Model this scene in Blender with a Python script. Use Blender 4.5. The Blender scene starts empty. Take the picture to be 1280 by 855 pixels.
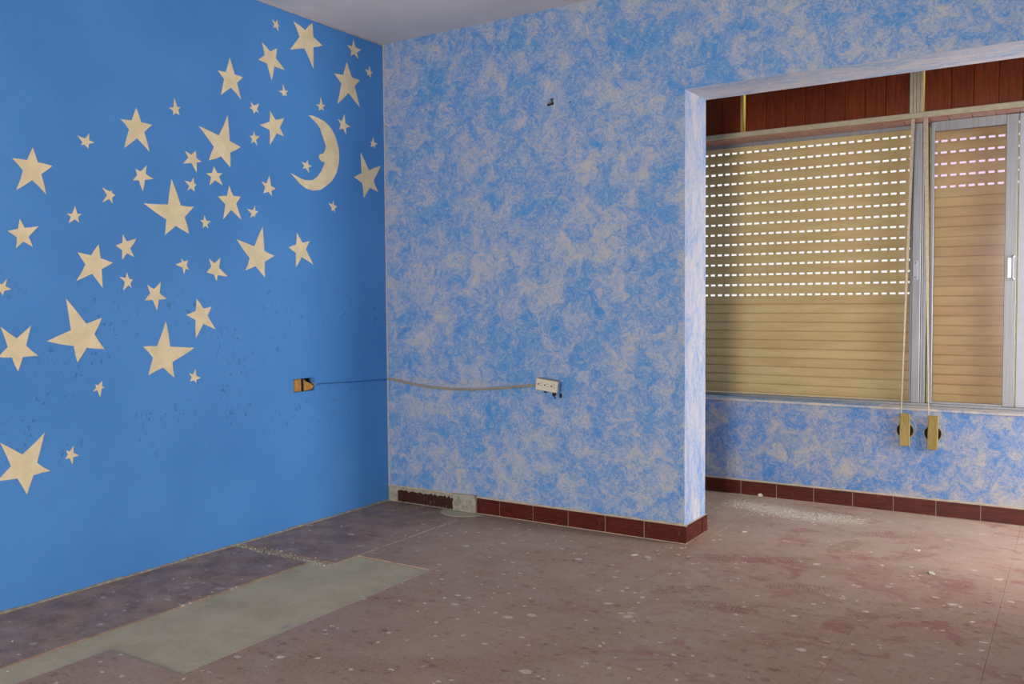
import bpy, bmesh, math, random
from mathutils import Vector, Matrix, noise
random.seed(7)
C = bpy.context.scene.collection
SC = bpy.context.scene
PI = math.pi

# ------------------------------------------------------------------ camera
cam_d = bpy.data.cameras.new('camera'); cam = bpy.data.objects.new('camera', cam_d); C.objects.link(cam)
SC.camera = cam
cam_d.sensor_width = 36.0; cam_d.lens = 1106.5 * 36.0 / 1280.0; cam_d.clip_start = 0.02
def aim(loc, yaw, pitch, roll):
    F = Vector((-math.sin(yaw)*math.cos(pitch), math.cos(yaw)*math.cos(pitch), math.sin(pitch)))
    R = Vector((math.cos(yaw), math.sin(yaw), 0)); U = R.cross(F)
    R2 = math.cos(roll)*R + math.sin(roll)*U; U2 = -math.sin(roll)*R + math.cos(roll)*U
    m = Matrix((R2, U2, -F)).transposed().to_4x4(); m.translation = Vector(loc)
    return m
cam.matrix_world = aim((3.2176, -3.7399, 1.093), 0.5698, -0.0445, -0.0074)

# ------------------------------------------------------------------ sky, lights, exposure
w = bpy.data.worlds.new('sky'); SC.world = w; w.use_nodes = True
bg = w.node_tree.nodes['Background']; bg.inputs[0].default_value = (1.0, 0.98, 0.97, 1); bg.inputs[1].default_value = 1.08
def area(name, loc, target, sx, sy, power, col):
    l = bpy.data.lights.new(name, 'AREA'); l.shape = 'RECTANGLE'; l.size = sx; l.size_y = sy; l.energy = power; l.color = col
    o = bpy.data.objects.new(name, l); C.objects.link(o)
    d = Vector(target) - Vector(loc)
    o.location = loc; o.rotation_euler = d.to_track_quat('-Z', 'Y').to_euler(); return o
# daylight through the terrace door at the end of the alcove, and added fill from an invented opening behind the camera
area('terrace_door_daylight', (4.98, 0.68, 0.95), (0, 0.68-1.2, -2.6), 0.84, 1.75, 150, (1.0, 0.965, 0.92))
area('rear_fill_light', (3.15, -7.1, 1.15), (1.6, 0, -1.0), 0.85, 2.0, 350, (1.0, 0.90, 0.79))
SC.view_settings.view_transform = 'Standard'; SC.view_settings.look = 'None'
SC.view_settings.gamma = 1.0; SC.view_settings.use_curve_mapping = False
SC.view_settings.exposure = -0.13

# ------------------------------------------------------------------ helpers
def s2l(c):
    return tuple((x/12.92 if x <= 0.04045 else ((x+0.055)/1.055)**2.4) for x in (v/255.0 for v in c)) + (1.0,)
class NT:
    def __init__(s, name):
        s.m = bpy.data.materials.new(name); s.m.use_nodes = True
        s.t = s.m.node_tree; s.b = s.t.nodes['Principled BSDF']; s.out = s.t.nodes['Material Output']
    def n(s, typ, **kw):
        nd = s.t.nodes.new(typ)
        for k, v in kw.items():
            if k.startswith('i_'):
                key = k[2:]
                key = int(key) if key.isdigit() else key.replace('_', ' ')
                s.put(nd, key, v)
            else: setattr(nd, k, v)
        return nd
    def put(s, nd, key, v):
        if isinstance(v, bpy.types.NodeSocket): s.t.links.new(v, nd.inputs[key])
        else: nd.inputs[key].default_value = v
    def geo(s): return s.n('ShaderNodeNewGeometry').outputs['Position']
    def mapping(s, vec, scale=(1,1,1), loc=(0,0,0), rot=(0,0,0)):
        return s.n('ShaderNodeMapping', i_Vector=vec, i_Scale=scale, i_Location=loc, i_Rotation=rot).outputs[0]
    def noise(s, vec, scale, detail=3, rough=0.5, dist=0.0, out='Fac'):
        return s.n('ShaderNodeTexNoise', i_Vector=vec, i_Scale=scale, i_Detail=detail, i_Roughness=rough, i_Distortion=dist).outputs[out]
    def ramp(s, fac, a, b, va=0.0, vb=1.0, smooth=True):
        nd = s.n('ShaderNodeMapRange', i_Value=fac); nd.inputs[1].default_value = a; nd.inputs[2].default_value = b
        nd.inputs[3].default_value = va; nd.inputs[4].default_value = vb
        if smooth: nd.interpolation_type = 'SMOOTHSTEP'
        return nd.outputs[0]
    def math(s, op, a, b=0.0, c=None, clamp=False):
        nd = s.n('ShaderNodeMath', operation=op, use_clamp=clamp); s.put(nd, 0, a); s.put(nd, 1, b)
        if c is not None: s.put(nd, 2, c)
        return nd.outputs[0]
    def mix(s, fac, a, b, mode='MIX'):
        nd = s.n('ShaderNodeMix', data_type='RGBA', blend_type=mode)
        s.put(nd, 0, fac); s.put(nd, 6, a); s.put(nd, 7, b); return nd.outputs[2]
    def bump(s, h, strength=0.3, dist=0.002):
        nd = s.n('ShaderNodeBump', i_Height=h, i_Strength=strength, i_Distance=dist)
        s.t.links.new(nd.outputs[0], s.b.inputs['Normal'])
    def fin(s, col, rough=0.8, spec=0.3, metal=0.0):
        s.put(s.b, 'Base Color', col); s.put(s.b, 'Roughness', rough); s.put(s.b, 'Specular IOR Level', spec); s.put(s.b, 'Metallic', metal)
        return s.m
def plain(name, rgb, rough=0.7, spec=0.3, metal=0.0, vary=0.08, scale=25.0):
    t = NT(name); p = t.geo()
    c = s2l(rgb); d = tuple(v*(1-vary*2.2) for v in c[:3]) + (1,)
    f = t.noise(p, scale, 5, 0.6)
    t.bump(f, 0.15, 0.002)
    return t.fin(t.mix(t.ramp(f, 0.35, 0.65), d, c), rough, spec, metal)

def obj(name, bm, mat, parent=None, loc=None, smooth=False):
    me = bpy.data.meshes.new(name); bm.to_mesh(me); bm.free()
    for m in (mat if isinstance(mat, (list, tuple)) else [mat]): me.materials.append(m)
    if smooth:
        for p in me.polygons: p.use_smooth = True
    o = bpy.data.objects.new(name, me); C.objects.link(o)
    if loc is not None: o.location = loc
    if parent is not None: o.parent = parent
    return o
def again(src, name, loc, parent=None, rot=None):
    o = src.copy(); o.name = name; C.objects.link(o); o.location = loc
    if parent is not None: o.parent = parent
    if rot is not None: o.rotation_euler = rot
    return o
def tag(o, label=None, cat=None, group=None, kind=None):
    if label: o['label'] = label
    if cat: o['category'] = cat
    if group: o['group'] = group
    if kind: o['kind'] = kind
    return o
def empty(name, loc, label, cat, group=None):
    o = bpy.data.objects.new(name, None); C.objects.link(o); o.location = loc; o.empty_display_size = 0.05
    return tag(o, label, cat, group)
def box(bm, x0, y0, z0, x1, y1, z1, bev=0.0, mi=0):
    vs = [bm.verts.new(p) for p in ((x0,y0,z0),(x1,y0,z0),(x1,y1,z0),(x0,y1,z0),(x0,y0,z1),(x1,y0,z1),(x1,y1,z1),(x0,y1,z1))]
    fs = [bm.faces.new([vs[i] for i in q]) for q in ((0,3,2,1),(4,5,6,7),(0,1,5,4),(1,2,6,5),(2,3,7,6),(3,0,4,7))]
    for f in fs: f.material_index = mi
    if bev > 0:
        es = list({e for f in fs for e in f.edges})
        bmesh.ops.bevel(bm, geom=es, offset=bev, segments=1, affect='EDGES', profile=0.5)
    return bm
def bx(*a, **k): return box(bmesh.new(), *a, **k)
def prism(bm, pts, off):
    """closed polygon (list of 3D points) extruded by vector off"""
    a = [bm.verts.new(p) for p in pts]; b = [bm.verts.new(Vector(p)+Vector(off)) for p in pts]
    n = len(a)
    bm.faces.new(a); bm.faces.new(list(reversed(b)))
    for i in range(n): bm.faces.new((a[i], b[i], b[(i+1) % n], a[(i+1) % n]))
    bmesh.ops.recalc_face_normals(bm, faces=bm.faces)
    return bm
def tube(bm, pts, r, seg=8, flat=1.0):
    pts = [Vector(p) for p in pts]; rings = []
    for i, p in enumerate(pts):
        d = (pts[min(i+1, len(pts)-1)] - pts[max(i-1, 0)]).normalized()
        u = d.cross(Vector((0, 1, 0.01))).normalized(); v = d.cross(u)
        rings.append([bm.verts.new(p + u*math.cos(2*PI*k/seg)*r + v*math.sin(2*PI*k/seg)*r*flat) for k in range(seg)])
    for a, b in zip(rings, rings[1:]):
        for k in range(seg): bm.faces.new((a[k], a[(k+1) % seg], b[(k+1) % seg], b[k]))
    bm.faces.new(list(reversed(rings[0]))); bm.faces.new(rings[-1])
    bmesh.ops.recalc_face_normals(bm, faces=bm.faces)
    return bm
def disc(bm, c, r, axis, depth, seg=20, mi=0):
    """cylinder starting at c, extruded along axis vector (length depth)"""
    ax = Vector(axis).normalized(); u = ax.orthogonal().normalized(); v = ax.cross(u); c = Vector(c)
    a = [bm.verts.new(c + r*(u*math.cos(2*PI*k/seg) + v*math.sin(2*PI*k/seg))) for k in range(seg)]
    b = [bm.verts.new(x.co + ax*depth) for x in a]
    fs = [bm.faces.new(list(reversed(a))), bm.faces.new(b)]
    for k in range(seg): fs.append(bm.faces.new((a[k], a[(k+1) % seg], b[(k+1) % seg], b[k])))
    for f in fs: f.material_index = mi
    return bm
def slab(name, origin, ua, va, na, u0, u1, v0, v1, th, holes, mat, pick=None):
    """wall panel with real thickness and rectangular openings; front face at n=0, body goes to n=th"""
    bm = bmesh.new(); O = Vector(origin); ua, va, na = Vector(ua), Vector(va), Vector(na)
    us = sorted({u0, u1} | {x for h in holes for x in h[:2] if u0 < x < u1}); vs = sorted({v0, v1} | {x for h in holes for x in h[2:4] if v0 < x < v1})
    def solid(i, j):
        if i < 0 or j < 0 or i >= len(us)-1 or j >= len(vs)-1: return False
        cu = (us[i]+us[i+1])/2; cv = (vs[j]+vs[j+1])/2
        return not any(h[0] < cu < h[1] and h[2] < cv < h[3] for h in holes)
    P = lambda u, v, n: bm.verts.new(O + ua*u + va*v + na*n)
    for i in range(len(us)-1):
        for j in range(len(vs)-1):
            if not solid(i, j): continue
            a, b, c, d = us[i], us[i+1], vs[j], vs[j+1]
            for n in (0, th): bm.faces.new([P(a,c,n), P(b,c,n), P(b,d,n), P(a,d,n)])
            if not solid(i-1, j): bm.faces.new([P(a,c,0), P(a,d,0), P(a,d,th), P(a,c,th)])
            if not solid(i+1, j): bm.faces.new([P(b,c,0), P(b,d,0), P(b,d,th), P(b,c,th)])
            if not solid(i, j-1): bm.faces.new([P(a,c,0), P(b,c,0), P(b,c,th), P(a,c,th)])
            if not solid(i, j+1): bm.faces.new([P(a,d,0), P(b,d,0), P(b,d,th), P(a,d,th)])
    bmesh.ops.remove_doubles(bm, verts=bm.verts, dist=1e-5)
    bmesh.ops.recalc_face_normals(bm, faces=bm.faces)
    if pick:
        bm.normal_update()
        for f in bm.faces: f.material_index = pick(f)
    o = obj(name, bm, mat); o['kind'] = 'structure'; return o

# ------------------------------------------------------------------ materials
def mat_blue_wall():
    t = NT('deep_blue_wall_paint'); p = t.geo()
    big = t.noise(p, 1.6, 3, 0.5); fine = t.noise(p, 90, 4, 0.7)
    col = t.mix(t.ramp(big, 0.3, 0.7), s2l((68, 132, 200)), s2l((78, 142, 210)))
    col = t.mix(t.ramp(fine, 0.2, 0.8, 0.0, 0.2), col, s2l((48, 104, 168)))
    # scuff marks, denser low on the wall
    sc = t.noise(t.mapping(p, (1, 1, 0.55), rot=(0.5, 0, 0)), 62, 2, 0.4, 0.8)
    reg = t.noise(p, 3.2, 2)
    z = t.n('ShaderNodeSeparateXYZ', i_0=p).outputs[2]
    low = t.math('MULTIPLY', t.ramp(z, 1.35, 1.0), t.ramp(z, 0.35, 0.6))
    m = t.math('MULTIPLY', t.math('MULTIPLY', t.ramp(sc, 0.64, 0.68), t.ramp(reg, 0.42, 0.6)), low)
    col = t.mix(t.math('MULTIPLY', m, 0.45), col, s2l((33, 66, 108)))
    t.bump(t.math('ADD', t.noise(p, 160, 3, 0.6), t.math('MULTIPLY', t.noise(p, 22, 3), 1.2)), 0.25, 0.002)
    return t.fin(col, 0.62, 0.35)
def mat_sponge(name, cream, blue, bias=0.5, stretch=(1, 1, 1)):
    t = NT(name); p = t.mapping(t.geo(), stretch)
    warp = t.noise(p, 14, 2, 0.5, 0.0, 'Color')
    pw = t.mix(0.10, p, warp, 'ADD')
    blot = t.noise(pw, 9.0, 5, 0.66, 0.6)
    blot2 = t.noise(p, 2.0, 2, 0.5)
    curl = t.noise(pw, 20.0, 2, 0.5, 3.2)
    hair = t.math('ABSOLUTE', t.math('SINE', t.math('MULTIPLY', t.noise(pw, 28.0, 3, 0.5, 1.4), 110.0)))
    fine = t.noise(p, 200, 3, 0.75, 1.5)
    strokes = hair
    f = t.math('ADD', t.math('MULTIPLY', blot, 0.85), t.math('MULTIPLY', curl, 0.50))
    f = t.math('ADD', f, t.math('MULTIPLY', fine, 0.72))
    f = t.math('ADD', f, t.math('MULTIPLY', hair, 0.24))
    f = t.math('ADD', f, t.math('MULTIPLY', blot2, 0.25))
    f = t.ramp(f, 1.32 + (bias-0.4)*0.4 - 0.26, 1.32 + (bias-0.4)*0.4 + 0.26)
    mid = tuple(0.62*b + 0.38*c for b, c in zip(s2l(blue), s2l(cream)))
    deep = tuple(v*k for v, k in zip(s2l(blue), (0.62, 0.80, 0.93, 1)))
    c1 = t.mix(t.ramp(f, 0.0, 0.55, smooth=False), deep, mid)
    c2 = t.mix(t.ramp(f, 0.45, 1.0, smooth=False), c1, s2l(cream))
    t.bump(t.math('ADD', strokes, t.math('MULTIPLY', fine, 0.6)), 0.35, 0.0025)
    return t.fin(c2, 0.85, 0.2)
def mat_ceiling():
    t = NT('ceiling_plaster'); p = t.geo()
    f = t.noise(p, 2.5, 4, 0.6)
    t.bump(t.noise(p, 30, 4, 0.6), 0.2, 0.003)
    return t.fin(t.mix(t.ramp(f, 0.35, 0.65), s2l((222, 216, 214)), s2l((232, 226, 224))), 0.9, 0.15)
PRINTS = [(2.18, -0.02, 0.5), (2.36, 0.33, 1.3), (2.62, 0.30, 0.9), (1.97, -0.12, 0.2), (2.35, -0.35, 0.35), (2.58, -0.62, 1.1), (2.15, -0.72, 0.1), (2.75, 0.02, 2.0), (1.98, -0.60, 0.7), (2.48, 0.62, 0.3)]
def mat_terrazzo():
    t = NT('dusty_terrazzo'); p = t.geo()
    inf = t.n('ShaderNodeObjectInfo').outputs['Random']
    xyz = t.n('ShaderNodeSeparateXYZ', i_0=p)
    X, Y = xyz.outputs[0], xyz.outputs[1]
    base = t.mix(t.noise(p, 70, 4, 0.65), s2l((130, 104, 86)), s2l((174, 146, 122)))
    base = t.mix(t.math('MULTIPLY', inf, 0.3), base, s2l((158, 116, 104)))
    # aggregate chips
    def chips(scale, thr, size, loc, col, b, amt=0.9):
        pw = t.mix(0.040, t.mapping(p, (1, 1.25, 0), loc), t.noise(p, 38, 3, 0.6, 0, 'Color'), 'ADD')
        v = t.n('ShaderNodeTexVoronoi', i_Vector=pw, i_Scale=scale)
        r = t.n('ShaderNodeSeparateColor', i_0=v.outputs['Color']).outputs[0]
        m = t.math('MULTIPLY', t.math('GREATER_THAN', r, thr), t.ramp(v.outputs['Distance'], size, size*0.8))
        return t.mix(t.math('MULTIPLY', m, amt), b, col)
    base = chips(25, 0.84, 0.40, (0.3, 0.1, 0), s2l((106, 66, 56)), base, 0.6)
    base = chips(90, 0.70, 0.45, (3.3, 0.1, 0), s2l((104, 74, 64)), base, 0.5)
    base = chips(55, 0.85, 0.40, (1.3, 2.1, 0), s2l((112, 76, 66)), base, 0.45)
    base = chips(17, 0.955, 0.34, (4.3, 5.1, 0), s2l((212, 196, 180)), base, 0.8)
    base = chips(40, 0.965, 0.42, (7.3, 1.1, 0), s2l((226, 214, 200)), base, 0.85)
    # trodden dust film, thin where feet scraped it away
    d1 = t.noise(t.mapping(p, (1, 1, 1)), 2.6, 5, 0.6, 0.6); d2 = t.noise(t.mapping(p, (0.5, 1.4, 1), rot=(0, 0, 0.5)), 13, 4, 0.65, 0.8)
    dust = t.ramp(t.math('ADD', t.math('MULTIPLY', d1, 0.6), t.math('MULTIPLY', d2, 0.4)), 0.36, 0.60, 0.02, 0.42)
    # towards the alcove the dust lies thicker
    mask = None
    for (x, y, a) in PRINTS:
        ca, sa = math.cos(a), math.sin(a)
        dx = t.math('SUBTRACT', X, x); dy = t.math('SUBTRACT', Y, y)
        u = t.math('ADD', t.math('MULTIPLY', dx, ca), t.math('MULTIPLY', dy, sa)); v = t.math('SUBTRACT', t.math('MULTIPLY', dy, ca), t.math('MULTIPLY', dx, sa))
        e = t.math('ADD', t.math('POWER', t.math('DIVIDE', u, 0.15), 2.0), t.math('POWER', t.math('DIVIDE', v, 0.052), 2.0))
        el = t.ramp(e, 1.0, 0.75)
        wv = t.ramp(t.math('SINE', t.math('MULTIPLY', u, 420.0)), -0.3, 0.5, 0.35, 1.0)
        m = t.math('MULTIPLY', el, wv)
        mask = m if mask is None else t.math('MAXIMUM', mask, m)
    mask = t.math('MULTIPLY', mask, t.ramp(t.noise(p, 28, 3, 0.6), 0.35, 0.6, 0.1, 0.8))
    dust = t.math('MULTIPLY', dust, t.math('SUBTRACT', 1.0, mask))
    dustcol = t.mix(t.noise(p, 5, 3), s2l((164, 144, 126)), s2l((184, 162, 146)))
    far = t.ramp(Y, -0.1, 0.6, 0.0, 0.35)
    dust = t.math('ADD', dust, far, clamp=True)
    col = t.mix(dust, base, dustcol)
    col = t.mix(t.math('MULTIPLY', mask, 0.62), col, s2l((118, 74, 64)))
    red = t.ramp(t.noise(t.mapping(p, (0.8, 1.2, 1), rot=(0, 0, 0.4)), 5.5, 5, 0.7, 1.2), 0.52, 0.66, 0.0, 0.65)
    nearr = t.math('MULTIPLY', t.ramp(X, 1.6, 2.2), red)
    col = t.mix(nearr, col, s2l((140, 88, 80)))
    # powder fallen under the window wall
    dx = t.math('DIVIDE', t.math('SUBTRACT', X, 1.98), 0.36); dy = t.math('DIVIDE', t.math('SUBTRACT', Y, t.math('ADD', 0.84, t.math('MULTIPLY', t.math('SINE', t.math('MULTIPLY', X, 8.0)), 0.04))), 0.11)
    r2 = t.math('ADD', t.math('MULTIPLY', dx, dx), t.math('MULTIPLY', dy, dy))
    pw = t.math('MULTIPLY', t.ramp(r2, 1.6, 0.0), t.ramp(t.noise(p, 24, 6, 0.75), 0.34, 0.56))
    col = t.mix(t.math('MULTIPLY', pw, 0.9), col, s2l((205, 192, 175)))
    # grime along the blue wall
    g = t.math('MULTIPLY', t.ramp(X, 0.8, 0.35, 0.0, 0.62), t.ramp(t.noise(p, 9, 5, 0.7), 0.3, 0.7))
    col = t.mix(g, col, s2l((92, 76, 74)))
    t.bump(t.math('ADD', t.noise(p, 60, 4, 0.6), t.math('MULTIPLY', pw, 2.0)), 0.12, 0.002)
    return t.fin(col, t.ramp(t.noise(p, 6, 3), 0.3, 0.7, 0.42, 0.62), 0.32)
def mat_cement():
    t = NT('bare_cement'); p = t.geo()
    f = t.noise(p, 6, 5, 0.65); g = t.noise(p, 120, 4, 0.7)
    c = t.mix(t.ramp(f, 0.3, 0.7), s2l((168, 160, 136)), s2l((184, 176, 152)))
    c = t.mix(t.ramp(g, 0.3, 0.8, 0, 0.35), c, s2l((146, 138, 120)))
    b = t.ramp(t.noise(t.mapping(p, (1.4, 0.7, 1), rot=(0, 0, 0.6)), 5.0, 3, 0.6, 0.5), 0.69, 0.74, 0, 0.5)
    c = t.mix(b, c, s2l((112, 124, 158)))
    t.bump(t.math('ADD', f, g), 0.3, 0.003)
    return t.fin(c, 0.9, 0.15)
def mat_skirting():
    t = NT('brown_glazed_tile'); p = t.geo()
    st = t.noise(t.mapping(p, (3, 3, 75)), 4, 4, 0.65, 0.5)
    c = t.mix(t.ramp(st, 0.35, 0.68), s2l((58, 18, 9)), s2l((92, 36, 20)))
    dst = t.ramp(t.noise(p, 45, 4, 0.7), 0.58, 0.75, 0, 0.35)
    c = t.mix(dst, c, s2l((150, 110, 90)))
    t.bump(st, 0.2, 0.001)
    return t.fin(c, 0.42, 0.25)
def mat_skirting_worn():
    t = NT('chipped_brown_tile'); p = t.geo()
    f = t.noise(p, 75, 5, 0.7)
    c = t.mix(t.ramp(f, 0.35, 0.5), s2l((84, 30, 20)), s2l((50, 22, 16)))
    c = t.mix(t.ramp(t.noise(t.mapping(p, (1, 1, 1), (3, 1, 2)), 60, 5, 0.75), 0.58, 0.66, 0, 0.7), c, s2l((112, 92, 80)))
    t.bump(f, 0.8, 0.006)
    return t.fin(c, 0.7, 0.3)
def mat_wood(name, a, b, sc=(22, 22, 1.4), rough=0.42):
    t = NT(name); p = t.geo(); r = t.n('ShaderNodeObjectInfo').outputs['Random']
    q = t.n('ShaderNodeVectorMath', operation='ADD', i_0=p, i_1=t.n('ShaderNodeCombineXYZ', i_2=t.math('MULTIPLY', r, 9.0)).outputs[0]).outputs[0]
    g = t.noise(t.mapping(q, sc), 5, 4, 0.6, 0.9)
    c = t.mix(t.ramp(g, 0.3, 0.7), s2l(a), s2l(b))
    c = t.mix(t.math('MULTIPLY', r, 0.5), c, tuple(v*0.72 for v in s2l(a)[:3]) + (1,))
    t.bump(g, 0.15, 0.001)
    return t.fin(c, rough, 0.18)
def mat_slat(name, a, b):
    t = NT(name); p = t.geo(); r = t.n('ShaderNodeObjectInfo').outputs['Random']
    f = t.noise(t.mapping(p, (0.6, 1, 3.5)), 7, 5, 0.65); g = t.noise(t.mapping(p, (0.5, 1, 30)), 12, 3, 0.6)
    c = t.mix(t.ramp(f, 0.3, 0.7), s2l(a), s2l(b))
    c = t.mix(t.ramp(g, 0.5, 0.75, 0, 0.25), c, s2l((120, 98, 62)))
    c = t.mix(t.math('MULTIPLY', r, 0.18), c, s2l((150, 118, 76)))
    return t.fin(c, 0.6, 0.3)
def mat_glass():
    t = NT('fringe_tinted_glass')
    t.t.nodes.remove(t.b)
    tr = t.n('ShaderNodeBsdfTransparent', i_Color=(0.975, 0.86, 0.985, 1)); gl = t.n('ShaderNodeBsdfGlossy', i_Color=(1, 1, 1, 1), i_Roughness=0.12)  # lilac tint stands in for purple lens fringing at the slots
    mx = t.n('ShaderNodeMixShader', i_0=0.02); t.t.links.new(tr.outputs[0], mx.inputs[1]); t.t.links.new(gl.outputs[0], mx.inputs[2])
    t.t.links.new(mx.outputs[0], t.out.inputs[0]); return t.m
def mat_translucent(name, rgb):
    t = NT(name)
    t.t.nodes.remove(t.b)
    tr = t.n('ShaderNodeBsdfTranslucent', i_Color=s2l(rgb)); t.t.links.new(tr.outputs[0], t.out.inputs[0]); return t.m
def mat_cream_star():
    t = NT('cream_star_paint'); p = t.geo()
    f = t.noise(p, 14, 4, 0.6)
    c = t.mix(t.ramp(f, 0.3, 0.7), s2l((214, 198, 160)), s2l((228, 212, 176)))
    t.bump(t.noise(p, 150, 3), 0.2, 0.001)
    return t.fin(c, 0.75, 0.25)
def mat_alu():
    t = NT('weathered_aluminium'); p = t.geo()
    f = t.noise(t.mapping(p, (40, 40, 1.2)), 4, 3, 0.6)
    return t.fin(t.mix(t.ramp(f, 0.3, 0.7), s2l((118, 119, 124)), s2l((134, 135, 140))), 0.42, 0.5, 0.25)
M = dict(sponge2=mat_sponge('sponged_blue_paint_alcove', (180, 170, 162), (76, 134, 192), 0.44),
    blue=mat_blue_wall(), sponge=mat_sponge('sponged_blue_paint', (186, 182, 180), (84, 150, 206), 0.44),
    jamb=mat_sponge('pale_sponged_paint', (196, 190, 194), (124, 160, 206), 0.36, (1, 1, 0.35)),
    under=mat_sponge('pale_lintel_paint', (204, 198, 202), (150, 174, 206), 0.28, (0.35, 1, 1)),
    ceiling=mat_ceiling(), terrazzo=mat_terrazzo(), cement=mat_cement(), skirting=mat_skirting(), worn=mat_skirting_worn(),
    grout=plain('cream_grout', (188, 172, 150)), plaster=plain('old_plaster', (160, 156, 142), 0.95, 0.1, vary=0.15, scale=40),
    caulk=plain('cream_seam_plaster', (178, 176, 180), 0.9, 0.1), rail=plain('cream_painted_rail', (162, 152, 126), 0.5, 0.35, vary=0.07, scale=30),
    plank=mat_wood('dark_red_wood', (84, 30, 3), (112, 48, 9)), soffit=mat_wood('varnished_pink_wood', (146, 98, 80), (170, 120, 100), (22, 3, 22), 0.22),
    slat=mat_slat('beige_shutter_plastic', (176, 154, 106), (190, 168, 122)), slat2=mat_slat('shutter_plastic_tint_offset', (168, 180, 92), (182, 194, 104)),  # second slat colour is greener, cancels the lilac cast of the pane
    alu=mat_alu(), white=plain('white_sash_metal', (156, 157, 165), 0.4, 0.5, vary=0.03), glass=mat_glass(), black=plain('black_plastic', (26, 26, 28), 0.5, 0.4),
    dark=plain('dark_cavity', (36, 34, 34), 0.9, 0.1), strap=plain('cream_webbing', (158, 144, 122), 0.85, 0.15, vary=0.1, scale=80),
    block=mat_wood('yellow_pine', (134, 114, 58), (166, 144, 90), (30, 30, 2), 0.6), cable=plain('painted_cable', (150, 142, 126), 0.6), bcable=plain('blue_painted_conduit', (56, 116, 182), 0.6),
    socket=plain('aged_white_plastic', (206, 200, 178), 0.45, 0.4, vary=0.03), bsocket=plain('blue_smeared_plastic', (122, 158, 200), 0.6, 0.3, vary=0.2, scale=60),
    ochre=plain('ochre_wall_box', (186, 140, 76), 0.85, 0.15, vary=0.15, scale=80), star=mat_cream_star(), chip=plain('plaster_crumb', (200, 190, 175), 0.95, 0.1),
    glow=mat_translucent('yellow_translucent_strip', (255, 240, 150)), metal=plain('steel', (150, 150, 150), 0.35, 0.5, 0.7, vary=0.02))
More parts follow.
